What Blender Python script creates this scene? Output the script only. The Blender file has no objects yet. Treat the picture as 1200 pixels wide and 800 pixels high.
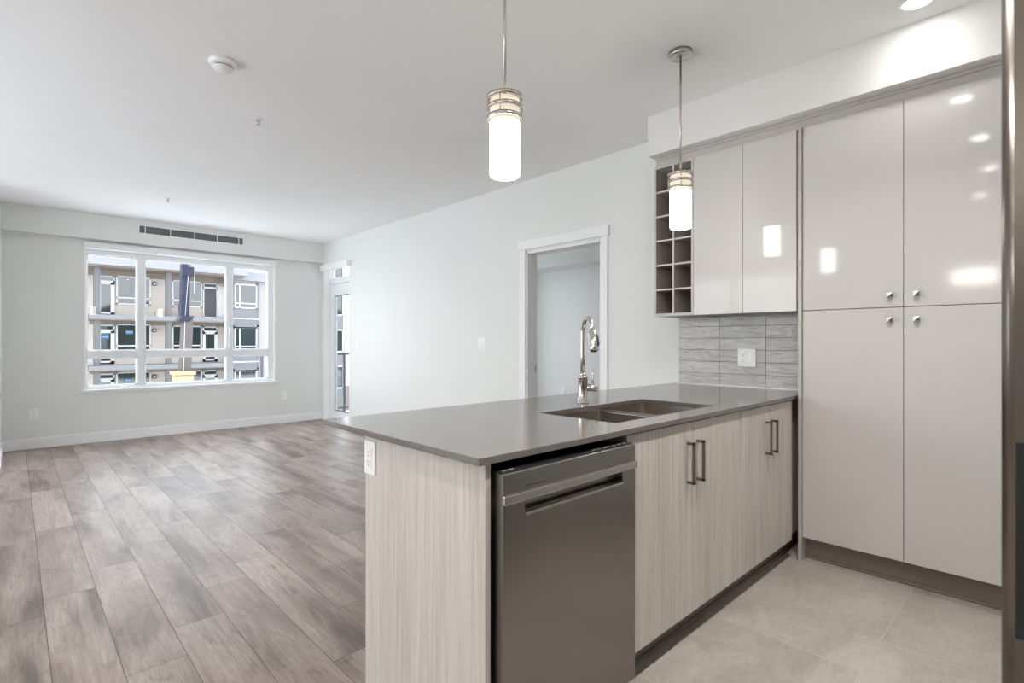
import bpy, bmesh, math, random
from mathutils import Vector, Matrix
random.seed(7)
S = bpy.context.scene
COL = S.collection
PI = math.pi

# ------------------------------------------------------------------ camera
YAW = math.radians(46.47)
cd = bpy.data.cameras.new('camera'); cam = bpy.data.objects.new('camera', cd); COL.objects.link(cam)
cam.location = (0, 0, 1.214)
cam.rotation_euler = (PI / 2, 0, YAW - PI / 2)
cd.sensor_width = 36.0; cd.lens = 36.0 * 615 / 1200
cd.shift_y = 0.5 / 1200
cd.clip_start = 0.02; cd.clip_end = 300
cd.dof.use_dof = True; cd.dof.focus_distance = 3.2; cd.dof.aperture_fstop = 9
S.camera = cam

# ------------------------------------------------------------------ render look
S.view_settings.view_transform = 'Standard'; S.view_settings.look = 'None'
S.view_settings.gamma = 1; S.view_settings.use_curve_mapping = False
S.view_settings.exposure = 0.17
try:
    S.cycles.use_denoising = True; S.cycles.denoiser = 'OPENIMAGEDENOISE'
    S.cycles.max_bounces = 12; S.cycles.diffuse_bounces = 9; S.cycles.glossy_bounces = 5
    S.cycles.transparent_max_bounces = 16; S.cycles.sample_clamp_indirect = 8
    S.cycles.caustics_reflective = False; S.cycles.caustics_refractive = False
except Exception:
    pass

# ------------------------------------------------------------------ sky
SKY = 5.6
W = bpy.data.worlds.new('sky'); S.world = W; W.use_nodes = True
nt = W.node_tree; nt.nodes.clear()
wo = nt.nodes.new('ShaderNodeOutputWorld'); bg = nt.nodes.new('ShaderNodeBackground')
tc = nt.nodes.new('ShaderNodeTexCoord'); sx = nt.nodes.new('ShaderNodeSeparateXYZ'); cr = nt.nodes.new('ShaderNodeValToRGB')
nt.links.new(tc.outputs['Generated'], sx.inputs[0]); nt.links.new(sx.outputs['Z'], cr.inputs[0])
cr.color_ramp.elements[0].color = (0.93, 0.965, 1, 1); cr.color_ramp.elements[1].color = (0.76, 0.88, 1, 1)
nt.links.new(cr.outputs[0], bg.inputs[0]); bg.inputs[1].default_value = SKY
nt.links.new(bg.outputs[0], wo.inputs[0])

# window portals (sampling only) and the kitchen downlights / pendants strengths
DOWNLIGHT_W = 11.5
PENDANT = 20.0

def portal(name, loc, rot, sx_, sy_):
    l = bpy.data.lights.new(name, 'AREA'); l.shape = 'RECTANGLE'; l.size = sx_; l.size_y = sy_
    l.cycles.is_portal = True
    o = bpy.data.objects.new(name, l); o.location = loc; o.rotation_euler = rot; COL.objects.link(o)
portal('portal_living', (1.71, 8.29, 1.46), (-PI / 2, 0, 0), 2.3, 1.8)
portal('portal_side', (-3.05, 4.75, 1.2), (0, -PI / 2, 0), 2.6, 4.5)
portal('portal_rear', (-2.05, 2.12, 1.2), (PI / 2, 0, 0), 1.5, 2.6)
portal('portal_balcony', (3.70, 7.55, 1.2), (0, PI / 2, 0), 2.5, 0.9)
portal('portal_bedroom', (5.1, 7.1, 1.24), (-PI / 2, 0, 0), 2.5, 2.45)

# ------------------------------------------------------------------ materials
def newmat(name):
    m = bpy.data.materials.new(name); m.use_nodes = True
    n = m.node_tree.nodes; b = n['Principled BSDF']
    return m, m.node_tree, b
def mat(name, col, rough=0.5, metal=0.0, bump=0.0, bscale=200, var=0.0, vscale=3.0, ior=1.5, coat=0.0, emit=None, es=0.0):
    m, t, b = newmat(name)
    b.inputs['Base Color'].default_value = (*col, 1); b.inputs['Roughness'].default_value = rough
    b.inputs['Metallic'].default_value = metal; b.inputs['IOR'].default_value = ior
    if coat: b.inputs['Coat Weight'].default_value = coat; b.inputs['Coat Roughness'].default_value = 0.04
    if emit: b.inputs['Emission Color'].default_value = (*emit, 1); b.inputs['Emission Strength'].default_value = es
    c = t.nodes.new('ShaderNodeTexCoord')
    if var or bump:
        n1 = t.nodes.new('ShaderNodeTexNoise'); n1.inputs['Scale'].default_value = vscale; n1.inputs['Detail'].default_value = 4
        t.links.new(c.outputs['Object'], n1.inputs['Vector'])
        r = t.nodes.new('ShaderNodeValToRGB')
        v = max(var, 0.01)
        r.color_ramp.elements[0].color = (*[x * (1 - v) for x in col], 1); r.color_ramp.elements[1].color = (*[min(1, x * (1 + v)) for x in col], 1)
        r.color_ramp.elements[0].position = .3; r.color_ramp.elements[1].position = .7
        t.links.new(n1.outputs['Fac'], r.inputs[0]); t.links.new(r.outputs[0], b.inputs['Base Color'])
    if bump:
        n2 = t.nodes.new('ShaderNodeTexNoise'); n2.inputs['Scale'].default_value = bscale; n2.inputs['Detail'].default_value = 3
        t.links.new(c.outputs['Object'], n2.inputs['Vector'])
        bp = t.nodes.new('ShaderNodeBump'); bp.inputs['Strength'].default_value = bump; bp.inputs['Distance'].default_value = 0.002
        t.links.new(n2.outputs['Fac'], bp.inputs['Height']); t.links.new(bp.outputs[0], b.inputs['Normal'])
    return m
def ramp(t, stops):
    r = t.nodes.new('ShaderNodeValToRGB'); e = r.color_ramp.elements
    e[0].position, e[0].color = stops[0][0], (*stops[0][1], 1); e[1].position, e[1].color = stops[1][0], (*stops[1][1], 1)
    for p, c in stops[2:]:
        x = e.new(p); x.color = (*c, 1)
    return r
def mapping(t, src, scale, rot=(0, 0, 0)):
    mp = t.nodes.new('ShaderNodeMapping'); mp.inputs['Scale'].default_value = scale; mp.inputs['Rotation'].default_value = rot
    t.links.new(src, mp.inputs['Vector']); return mp.outputs[0]
def noise(t, vec, scale, detail=4, rough=.55, dist=0.0):
    n = t.nodes.new('ShaderNodeTexNoise'); n.inputs['Scale'].default_value = scale; n.inputs['Detail'].default_value = detail
    n.inputs['Roughness'].default_value = rough; n.inputs['Distortion'].default_value = dist
    t.links.new(vec, n.inputs['Vector']); return n.outputs['Fac']
def mixc(t, fac, a, b, mode='MIX'):
    m = t.nodes.new('ShaderNodeMix'); m.data_type = 'RGBA'; m.blend_type = mode
    for s, v in ((0, fac), (6, a), (7, b)):
        if isinstance(v, (int, float)): m.inputs[s].default_value = v
        elif isinstance(v, tuple): m.inputs[s].default_value = (*v, 1)
        else: t.links.new(v, m.inputs[s])
    return m.outputs[2]

def woodgrain(name, lo, hi, along='Z', rough=.45):
    m, t, b = newmat(name)
    c = t.nodes.new('ShaderNodeTexCoord').outputs['Object']
    big, sm = (10, 10, .4), (105, 105, 2.2)
    fine = (260, 260, 40)
    if along == 'Y': big, sm, fine = (9, .5, 9), (105, 2.2, 105), (260, 40, 260)
    n1 = noise(t, mapping(t, c, sm), 1, 4, .6); n2 = noise(t, mapping(t, c, big), 1, 3); n3 = noise(t, mapping(t, c, fine), 1, 2)
    a = t.nodes.new('ShaderNodeMath'); a.operation = 'MULTIPLY_ADD'; t.links.new(n1, a.inputs[0]); a.inputs[1].default_value = .55
    d = t.nodes.new('ShaderNodeMath'); d.operation = 'MULTIPLY'; t.links.new(n2, d.inputs[0]); d.inputs[1].default_value = .25
    t.links.new(d.outputs[0], a.inputs[2])
    e = t.nodes.new('ShaderNodeMath'); e.operation = 'MULTIPLY_ADD'; t.links.new(n3, e.inputs[0]); e.inputs[1].default_value = .2; t.links.new(a.outputs[0], e.inputs[2])
    mid = tuple((x + y) / 2 for x, y in zip(lo, hi))
    r = ramp(t, [(.36, lo), (.62, hi), (.47, mid)])
    t.links.new(e.outputs[0], r.inputs[0]); t.links.new(r.outputs[0], b.inputs['Base Color'])
    b.inputs['Roughness'].default_value = rough
    bp = t.nodes.new('ShaderNodeBump'); bp.inputs['Strength'].default_value = .12; bp.inputs['Distance'].default_value = .001
    t.links.new(n1, bp.inputs['Height']); t.links.new(bp.outputs[0], b.inputs['Normal'])
    return m
def plank_mat():
    m, t, b = newmat('vinyl_plank')
    uv = t.nodes.new('ShaderNodeUVMap'); uv.uv_map = 'UVMap'
    at = t.nodes.new('ShaderNodeAttribute'); at.attribute_name = 'pid'
    cb = t.nodes.new('ShaderNodeCombineXYZ'); t.links.new(at.outputs['Fac'], cb.inputs['Z'])
    ad = t.nodes.new('ShaderNodeVectorMath'); ad.operation = 'ADD'; t.links.new(uv.outputs[0], ad.inputs[0]); t.links.new(cb.outputs[0], ad.inputs[1])
    v = ad.outputs[0]
    # broad cathedral figure stretched along the board, with darker smudges and knots
    broad = noise(t, mapping(t, v, (5.5, 1.1, 7)), 1, 3, .5, .6)
    grain = noise(t, mapping(t, v, (95, 2.6, 11)), 1, 5, .65, .4)
    fine = noise(t, mapping(t, v, (260, 18, 11)), 1, 2, .5)
    smud = noise(t, mapping(t, v, (11, 3.2, 5)), 1, 3, .6, 1.2)
    base = ramp(t, [(.30, (.145, .112, .093)), (.68, (.43, .362, .322)), (.46, (.300, .243, .212))])
    t.links.new(broad, base.inputs[0])
    g = ramp(t, [(.34, (.78, .76, .74)), (.62, (1.06, 1.06, 1.06))]); t.links.new(grain, g.inputs[0])
    c1 = mixc(t, .8, base.outputs[0], g.outputs[0], 'MULTIPLY')
    f = ramp(t, [(.35, (.86, .85, .84)), (.6, (1.04, 1.04, 1.04))]); t.links.new(fine, f.inputs[0])
    c2 = mixc(t, .7, c1, f.outputs[0], 'MULTIPLY')
    k = ramp(t, [(.60, (1, 1, 1)), (.80, (.42, .38, .36))]); t.links.new(smud, k.inputs[0])
    # contour lines of a stretched noise read as the cathedral figure of flat-sawn oak
    cn = noise(t, mapping(t, v, (7, .9, 13)), 1, 2, .5, .3)
    m1 = t.nodes.new('ShaderNodeMath'); m1.operation = 'MULTIPLY'; m1.inputs[1].default_value = 95; t.links.new(cn, m1.inputs[0])
    m2 = t.nodes.new('ShaderNodeMath'); m2.operation = 'SINE'; t.links.new(m1.outputs[0], m2.inputs[0])
    cl = ramp(t, [(0, (1.02, 1.02, 1.02)), (1, (.90, .885, .875))]); m3 = t.nodes.new('ShaderNodeMapRange'); m3.inputs['From Min'].default_value = -.2
    t.links.new(m2.outputs[0], m3.inputs['Value']); t.links.new(m3.outputs[0], cl.inputs[0])
    c2 = mixc(t, .8, c2, cl.outputs[0], 'MULTIPLY')
    c3 = mixc(t, .85, c2, k.outputs[0], 'MULTIPLY')
    wn = t.nodes.new('ShaderNodeTexWhiteNoise'); wn.noise_dimensions = '1D'; t.links.new(at.outputs['Fac'], wn.inputs['W'])
    tone = ramp(t, [(0, (.88, .86, .85)), (1, (1.12, 1.11, 1.10))]); t.links.new(wn.outputs['Value'], tone.inputs[0])
    c4 = mixc(t, 1.0, c3, tone.outputs[0], 'MULTIPLY')
    t.links.new(c4, b.inputs['Base Color'])
    rr = t.nodes.new('ShaderNodeMapRange'); rr.inputs['To Min'].default_value = .34; rr.inputs['To Max'].default_value = .46; b.inputs['Specular IOR Level'].default_value = .42
    t.links.new(grain, rr.inputs['Value']); t.links.new(rr.outputs[0], b.inputs['Roughness'])
    bp = t.nodes.new('ShaderNodeBump'); bp.inputs['Strength'].default_value = .12; bp.inputs['Distance'].default_value = .001
    t.links.new(grain, bp.inputs['Height']); t.links.new(bp.outputs[0], b.inputs['Normal'])
    return m
def tile_mat():
    m, t, b = newmat('porcelain_floor_tile')
    c = t.nodes.new('ShaderNodeTexCoord').outputs['Object']
    at = t.nodes.new('ShaderNodeAttribute'); at.attribute_name = 'pid'
    n1 = noise(t, mapping(t, c, (3, 5, 3)), 1, 6, .65, .6); n2 = noise(t, mapping(t, c, (25, 60, 10)), 1, 4, .6)
    r = ramp(t, [(.3, (.300, .272, .245)), (.7, (.425, .392, .358))]); t.links.new(n1, r.inputs[0])
    g = ramp(t, [(.3, (.88, .87, .86)), (.7, (1.06, 1.06, 1.06))]); t.links.new(n2, g.inputs[0])
    c1 = mixc(t, .8, r.outputs[0], g.outputs[0], 'MULTIPLY')
    wn = t.nodes.new('ShaderNodeTexWhiteNoise'); wn.noise_dimensions = '1D'; t.links.new(at.outputs['Fac'], wn.inputs['W'])
    tone = ramp(t, [(0, (.86, .86, .86)), (1, (1.08, 1.08, 1.08))]); t.links.new(wn.outputs['Value'], tone.inputs[0])
    t.links.new(mixc(t, 1.0, c1, tone.outputs[0], 'MULTIPLY'), b.inputs['Base Color'])
    b.inputs['Roughness'].default_value = .48
    return m
def backsplash_mat():
    m, t, b = newmat('glazed_wall_tile')
    c = t.nodes.new('ShaderNodeTexCoord').outputs['Object']
    at = t.nodes.new('ShaderNodeAttribute'); at.attribute_name = 'pid'
    n1 = noise(t, mapping(t, c, (20, 9, 26)), 1, 3, .55, 1.2)
    r = ramp(t, [(.3, (.36, .338, .312)), (.7, (.47, .446, .418))]); t.links.new(n1, r.inputs[0])
    wn = t.nodes.new('ShaderNodeTexWhiteNoise'); wn.noise_dimensions = '1D'; t.links.new(at.outputs['Fac'], wn.inputs['W'])
    tone = ramp(t, [(0, (.92, .92, .92)), (1, (1.08, 1.08, 1.08))]); t.links.new(wn.outputs['Value'], tone.inputs[0])
    t.links.new(mixc(t, 1.0, r.outputs[0], tone.outputs[0], 'MULTIPLY'), b.inputs['Base Color'])
    b.inputs['Roughness'].default_value = .16
    bp = t.nodes.new('ShaderNodeBump'); bp.inputs['Strength'].default_value = .55; bp.inputs['Distance'].default_value = .006
    t.links.new(n1, bp.inputs['Height']); t.links.new(bp.outputs[0], b.inputs['Normal'])
    return m
def steel(name, col, rough=.3, axis='Z'):
    m, t, b = newmat(name)
    b.inputs['Base Color'].default_value = (*col, 1); b.inputs['Metallic'].default_value = 1
    c = t.nodes.new('ShaderNodeTexCoord').outputs['Object']
    sc = {'Z': (500, 500, 4), 'X': (4, 500, 500), 'Y': (500, 4, 500)}[axis]
    n = noise(t, mapping(t, c, sc), 1, 2)
    rr = t.nodes.new('ShaderNodeMapRange'); rr.inputs['To Min'].default_value = rough - .004; rr.inputs['To Max'].default_value = rough + .004
    t.links.new(n, rr.inputs['Value']); t.links.new(rr.outputs[0], b.inputs['Roughness'])
    b.inputs['Anisotropic'].default_value = .5
    return m
def quartz():
    m, t, b = newmat('quartz_countertop')
    c = t.nodes.new('ShaderNodeTexCoord').outputs['Object']
    n1 = noise(t, c, 260, 3, .6); n2 = noise(t, c, 6, 4)
    r = ramp(t, [(.35, (.118, .104, .096)), (.72, (.178, .160, .149))]); t.links.new(n1, r.inputs[0])
    r2 = ramp(t, [(.3, (.93, .93, .93)), (.7, (1.06, 1.06, 1.06))]); t.links.new(n2, r2.inputs[0])
    t.links.new(mixc(t, 1.0, r.outputs[0], r2.outputs[0], 'MULTIPLY'), b.inputs['Base Color'])
    b.inputs['Roughness'].default_value = .13; b.inputs['IOR'].default_value = 1.62
    return m
def glass_mat(name, tint=(1, 1, 1), refl=1.0):
    m = bpy.data.materials.new(name); m.use_nodes = True; t = m.node_tree; t.nodes.clear()
    o = t.nodes.new('ShaderNodeOutputMaterial'); tr = t.nodes.new('ShaderNodeBsdfTransparent'); gl = t.nodes.new('ShaderNodeBsdfGlossy')
    fr = t.nodes.new('ShaderNodeFresnel'); fr.inputs['IOR'].default_value = 1.45; mx = t.nodes.new('ShaderNodeMixShader')
    mu = t.nodes.new('ShaderNodeMath'); mu.operation = 'MULTIPLY'; mu.inputs[1].default_value = refl
    tr.inputs[0].default_value = (*tint, 1); gl.inputs['Roughness'].default_value = .01
    ge = t.nodes.new('ShaderNodeNewGeometry'); fb = t.nodes.new('ShaderNodeMath'); fb.operation = 'SUBTRACT'; fb.inputs[0].default_value = 1
    m2 = t.nodes.new('ShaderNodeMath'); m2.operation = 'MULTIPLY'
    t.links.new(ge.outputs['Backfacing'], fb.inputs[1]); t.links.new(fr.outputs[0], mu.inputs[0])
    t.links.new(mu.outputs[0], m2.inputs[0]); t.links.new(fb.outputs[0], m2.inputs[1]); t.links.new(m2.outputs[0], mx.inputs[0])
    t.links.new(tr.outputs[0], mx.inputs[1]); t.links.new(gl.outputs[0], mx.inputs[2]); t.links.new(mx.outputs[0], o.inputs[0])
    return m
def siding(name, col, step=.2):
    m, t, b = newmat(name)
    c = t.nodes.new('ShaderNodeTexCoord').outputs['Object']
    s = t.nodes.new('ShaderNodeSeparateXYZ'); t.links.new(c, s.inputs[0])
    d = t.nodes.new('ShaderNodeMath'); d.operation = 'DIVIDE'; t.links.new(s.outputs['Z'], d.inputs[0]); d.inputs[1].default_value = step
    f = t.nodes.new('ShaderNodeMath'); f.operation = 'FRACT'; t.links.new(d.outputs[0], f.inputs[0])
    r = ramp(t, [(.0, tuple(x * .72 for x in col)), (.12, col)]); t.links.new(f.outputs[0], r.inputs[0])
    t.links.new(r.outputs[0], b.inputs['Base Color']); b.inputs['Roughness'].default_value = .7
    return m

M = {}
M['wall'] = mat('painted_wall', (.785, .795, .775), .55, bump=.06, bscale=350)
M['wallwarm'] = mat('painted_soffit', (.79, .78, .765), .55, bump=.05, bscale=350)
M['ceil'] = mat('painted_ceiling', (.915, .915, .92), .8, bump=.10, bscale=280)
M['trim'] = mat('white_trim_paint', (.89, .895, .90), .35)
M['vinyl'] = mat('white_window_vinyl', (.86, .875, .89), .35)
M['plastic'] = mat('white_plastic', (.90, .90, .895), .3)
M['plank'] = plank_mat(); M['seam'] = mat('plank_seam', (.10, .075, .06), .8)
M['tile'] = tile_mat(); M['grout'] = mat('floor_grout', (.46, .42, .385), .8)
M['bsp'] = backsplash_mat(); M['bgrout'] = mat('wall_tile_grout', (.13, .125, .12), .8)
M['gloss'] = mat('gloss_cabinet_door', (.575, .556, .543), .065, var=.01, vscale=2, ior=1.5)
M['gloss'].node_tree.nodes['Principled BSDF'].inputs['Specular IOR Level'].default_value = .34
M['lam'] = mat('cabinet_laminate', (.50, .475, .455), .45)
M['dlam'] = woodgrain('dark_woodgrain_laminate', (.185, .158, .138), (.265, .232, .205), 'Y', .5)
M['rack'] = woodgrain('taupe_rack_laminate', (.30, .262, .235), (.40, .355, .322), 'Y', .5)
M['wood'] = woodgrain('light_woodgrain_laminate', (.445, .408, .372), (.66, .625, .585), 'Z', .42)
M['toe'] = woodgrain('toe_kick_woodgrain', (.185, .158, .138), (.265, .232, .205), 'Y', .5)
M['quartz'] = quartz()
M['steel'] = steel('brushed_steel', (.275, .260, .246), .27, 'Z')
M['fsteel'] = steel('refrigerator_steel', (.175, .155, .138), .30, 'Z')
M['steelx'] = steel('brushed_steel_bar', (.50, .475, .45), .24, 'X')
M['sink'] = steel('satin_sink_steel', (.62, .575, .53), .30, 'X')
M['nickel'] = steel('brushed_nickel', (.60, .565, .53), .26, 'Z')
M['chrome'] = mat('polished_chrome', (.70, .67, .645), .07, 1)
M['pull'] = mat('dark_nickel_pull', (.20, .18, .165), .36, .8)
M['black'] = mat('black_plastic', (.010, .010, .011), .35)
M['dgrey'] = mat('dark_grey_metal', (.09, .095, .105), .45, .3)
M['slot'] = mat('socket_slot', (.05, .045, .04), .6)
M['glass'] = glass_mat('window_glass', refl=.7)
M['disc'] = mat('downlight_lens', (.9, .9, .9), .5, emit=(1, .97, .93), es=45)
M['shade'] = mat('opal_glass_shade', (.9, .88, .84), .35, emit=(1, .955, .89), es=PENDANT)
M['shadetop'] = mat('opal_glass_collar', (.45, .40, .32), .4, emit=(1, .86, .66), es=.62)
M['marks'] = mat('printed_white_marks', (.6, .6, .6), .5)

# ------------------------------------------------------------------ mesh helpers
class MB:
    def __init__(s): s.bm = bmesh.new(); s.mi = 0
    def box(s, x0, x1, y0, y1, z0, z1, bev=0.0, mi=0):
        b = s.bm
        vs = [b.verts.new(p) for p in ((x0, y0, z0), (x1, y0, z0), (x1, y1, z0), (x0, y1, z0), (x0, y0, z1), (x1, y0, z1), (x1, y1, z1), (x0, y1, z1))]
        fs = [b.faces.new([vs[i] for i in q]) for q in ((0, 3, 2, 1), (4, 5, 6, 7), (0, 1, 5, 4), (1, 2, 6, 5), (2, 3, 7, 6), (3, 0, 4, 7))]
        for f in fs: f.material_index = mi
        if bev:
            es = list({e for f in fs for e in f.edges})
            r = bmesh.ops.bevel(b, geom=es, offset=bev, segments=2, profile=.5, affect='EDGES')
            for f in r['faces']: f.material_index = mi
        return s
    def lathe(s, prof, c=(0, 0, 0), seg=40, axis='Z', mi=0, closed=False):
        b = s.bm; rings = []
        for r, h in prof:
            ring = []
            for k in range(seg):
                a = 2 * PI * k / seg
                p = (r * math.cos(a), r * math.sin(a), h)
                if axis == 'X': p = (h, r * math.cos(a), r * math.sin(a))
                if axis == 'Y': p = (r * math.sin(a), h, r * math.cos(a))
                ring.append(b.verts.new((c[0] + p[0], c[1] + p[1], c[2] + p[2])))
            rings.append(ring)
        n = len(rings)
        for i in range(n if closed else n - 1):
            A, B = rings[i], rings[(i + 1) % n]
            for k in range(seg):
                f = b.faces.new((A[k], A[(k + 1) % seg], B[(k + 1) % seg], B[k])); f.material_index = mi; f.smooth = True
        if not closed:
            for ring in (rings[0], rings[-1]):
                if prof[0 if ring is rings[0] else -1][0] > 1e-5:
                    f = b.faces.new(ring); f.material_index = mi
        return s
    def tube(s, pts, rad, seg=16, mi=0, cap=True):
        b = s.bm; pts = [Vector(p) for p in pts]; n = len(pts)
        rads = rad if isinstance(rad, (list, tuple)) else [rad] * n
        up = None; rings = []
        for i, p in enumerate(pts):
            t = (pts[min(i + 1, n - 1)] - pts[max(i - 1, 0)]).normalized()
            if up is None:
                up = Vector((0, 0, 1)) if abs(t.z) < .9 else Vector((1, 0, 0))
            u = (up - t * up.dot(t)).normalized(); w = t.cross(u); up = u
            rings.append([b.verts.new(p + (u * math.cos(2 * PI * k / seg) + w * math.sin(2 * PI * k / seg)) * rads[i]) for k in range(seg)])
        for A, B in zip(rings, rings[1:]):
            for k in range(seg):
                f = b.faces.new((A[k], A[(k + 1) % seg], B[(k + 1) % seg], B[k])); f.smooth = True; f.material_index = mi
        if cap:
            for r in (rings[0], rings[-1]): b.faces.new(r).material_index = mi
        return s
    def prism(s, poly, y0, y1, axis='Y', mi=0):
        b = s.bm
        def P(a, c, h): return {'Y': (a, h, c), 'X': (h, a, c), 'Z': (a, c, h)}[axis]
        A = [b.verts.new(P(a, c, y0)) for a, c in poly]; B = [b.verts.new(P(a, c, y1)) for a, c in poly]
        n = len(poly)
        b.faces.new(A).material_index = mi; b.faces.new(B[::-1]).material_index = mi
        for k in range(n): b.faces.new((A[k], A[(k + 1) % n], B[(k + 1) % n], B[k])).material_index = mi
        return s
    def build(s, name, m, parent=None, loc=None, kind=None, recalc=True):
        if recalc: bmesh.ops.recalc_face_normals(s.bm, faces=s.bm.faces[:])
        me = bpy.data.meshes.new(name)
        if loc:
            bmesh.ops.translate(s.bm, verts=s.bm.verts[:], vec=[-v for v in loc])
        s.bm.to_mesh(me); s.bm.free()
        for x in (m if isinstance(m, (list, tuple)) else [m]): me.materials.append(x)
        o = bpy.data.objects.new(name, me); COL.objects.link(o)
        if loc: o.location = loc
        if parent is not None:
            o.parent = parent
            o.location = Vector(o.location) - Vector(parent.get('_o', (0, 0, 0)))
        if kind: o['kind'] = kind
        return o
def B(*a, **k): return MB().box(*a, **k)
def thing(name, label, cat, loc, group=None):
    o = bpy.data.objects.new(name, None); COL.objects.link(o); o.location = loc; o['_o'] = tuple(loc)
    o.empty_display_size = .1
    if label: o['label'] = label
    if cat: o['category'] = cat
    if group: o['group'] = group
    return o
def tag(o, label, cat, group=None):
    o['label'] = label; o['category'] = cat
    if group: o['group'] = group
    return o
def struct(name, mb, m, parent=None):
    o = mb.build(name, m, parent)
    if parent is None: o['kind'] = 'structure'
    return o
def sroot(name, loc=(0, 0, 0)):
    o = bpy.data.objects.new(name, None); COL.objects.link(o); o.location = loc; o['_o'] = tuple(loc); o['kind'] = 'structure'
    return o
def copy_tree(o, loc, label=None):
    r = o.copy(); COL.objects.link(r); r.location = loc
    if label: r['label'] = label
    for ch in list(o.children):
        c = ch.copy(); COL.objects.link(c); c.parent = r
        for g in list(ch.children):
            d = g.copy(); COL.objects.link(d); d.parent = c
    return r

H = 2.74
XW = 3.52      # long wall / backsplash wall face
YW = 8.07      # window wall face

# ================================================================== SETTING
# ---- floors
def floor_mesh(name, rows, base_box, m1, m2):
    bm = bmesh.new(); uvl = bm.loops.layers.uv.new('UVMap'); pl = bm.faces.layers.float.new('pid')
    n = 0
    for x0, x1, y0, y1, zt in rows:
        vs = [bm.verts.new(p) for p in ((x0, y0, zt), (x1, y0, zt), (x1, y1, zt), (x0, y1, zt))]
        f = bm.faces.new(vs); n += 1; pid = random.random() * 40; f[pl] = pid
        du, dv = random.random() * 9, random.random() * 9
        for l in f.loops: l[uvl].uv = (l.vert.co.x + du, l.vert.co.y + dv)
    x0, x1, y0, y1, z0, z1 = base_box
    vs = [bm.verts.new(p) for p in ((x0, y0, z0), (x1, y0, z0), (x1, y1, z0), (x0, y1, z0), (x0, y0, z1), (x1, y0, z1), (x1, y1, z1), (x0, y1, z1))]
    for q in ((0, 3, 2, 1), (4, 5, 6, 7), (0, 1, 5, 4), (1, 2, 6, 5), (2, 3, 7, 6), (3, 0, 4, 7)):
        bm.faces.new([vs[i] for i in q]).material_index = 1
    me = bpy.data.meshes.new(name); bm.to_mesh(me); bm.free(); me.materials.append(m1); me.materials.append(m2)
    o = bpy.data.objects.new(name, me); COL.objects.link(o); o['kind'] = 'structure'; return o
offs = {-1: .675, 0: .86, 1: 1.125, 2: .16, 3: .475, 4: .695, 5: 1.06}
rows = []; PW, PL, g = .195, 1.22, .0011
for k in range(-22, 36):
    xa = .1 + PW * k; xb = xa + PW
    if xb > 6.85 + PW: break
    of = offs.get(k, random.random() * PL); y = of - PL * 3
    while y < 8.05:
        ya, yb = y, y + PL; y += PL
        lo = 1.70; hi = 8.06 if xa < XW - .05 else 6.9
        ya2, yb2 = max(ya, lo), min(yb, hi)
        if yb2 - ya2 < .01: continue
        xa2, xb2 = max(xa, -2.8), min(xb, 6.85)
        if xb2 - xa2 < .01: continue
        if xa < XW < xb: pass
        rows.append((xa2 + g, xb2 - g, ya2 + g, yb2 - g, 0))
floor_mesh('floor', rows, (-3.0, 6.95, 1.70, 8.27, -.12, -.0015), M['plank'], M['seam'])
rows = []; T, g = .605, .0020
for r in range(0, 6):
    y1 = 1.70 - .585 + .005 - T * (r - 1) if r else 1.70; y0 = 1.12 - T * r
    off = 2.865 if r % 2 == 1 else 2.865 - T / 2
    x = off - T * 12
    for k in range(16):
        a, b_ = max(x, -1.2), min(x + T, XW); x += T
        yy0, yy1 = max(.515 - T * (r - 1), -1.0), min(.515 - T * (r - 2), 1.70)
        if b_ - a < .02 or yy1 - yy0 < .02: continue
        rows.append((a + g, b_ - g, yy0 + g, yy1 - g, 0))
floor_mesh('floor_kitchen', rows, (-1.35, 3.65, -1.0, 1.70, -.12, -.0008), M['tile'], M['grout'])

# ---- ceiling, walls
struct('ceiling', B(-3.0, 6.95, -1.0, 8.3, H, H + .15), M['ceil'])
# window wall, with opening x .615-2.815, z .635-2.33
WX0, WX1, WZ0, WZ1 = .615, 2.815, .635, 2.335
mb = MB(); T2 = YW + .2
mb.box(-.3, WX0, YW, T2, 0, H).box(WX1, 3.66, YW, T2, 0, H).box(WX0, WX1, YW, T2, 0, WZ0).box(WX0, WX1, YW, T2, WZ1, H)
struct('wall_far', mb, M['wall'])
# long wall with doorway (y 2.63-3.51) and balcony door (y 7.13-7.97)
mb = MB(); xa, xb = XW, XW + .13
mb.box(xa, xb, -.9, 2.631, 0, H).box(xa, xb, 2.631, 3.51, 2.062, H).box(xa, xb, 3.51, 7.13, 0, H).box(xa, xb, 7.13, 7.975, 2.40, H).box(xa, xb, 7.975, YW, 0, H)
struct('wall_right', mb, M['wall'])
# left wall of the living room and the end wall of the added alcove
mb = MB()
mb.box(-.30, -.10, 7.05, YW + .2, 0, H).box(-3.0, -.30, 7.05, 7.25, 0, H)
struct('wall_left', mb, M['wall'])
# glazed alcove added beyond the frame to bring daylight to the far wall
mb = MB(); mb.box(-3.0, -2.8, 2.2, 2.55, 0, H).box(-3.0, -2.8, 6.95, 7.05, 0, H).box(-3.0, -2.8, 2.55, 6.95, 2.42, H).box(-3.0, -2.8, 2.55, 6.95, 0, .06)
struct('wall_added_alcove_side', mb, M['wall'])
mb = MB(); mb.box(-2.8, -2.75, 2.2, 2.4, 0, H).box(-1.35, -1.2, 2.2, 2.4, 0, H).box(-2.75, -1.35, 2.2, 2.4, 2.42, H).box(-2.75, -1.35, 2.2, 2.4, 0, .06)
struct('wall_added_alcove_rear', mb, M['wall'])
struct('wall_hall', B(-1.35, -1.2, -1.0, 2.2, 0, H), M['wall'])
struct('wall_kitchen', B(-1.35, 3.65, -1.0, -.85, 0, H), M['wall'])
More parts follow.
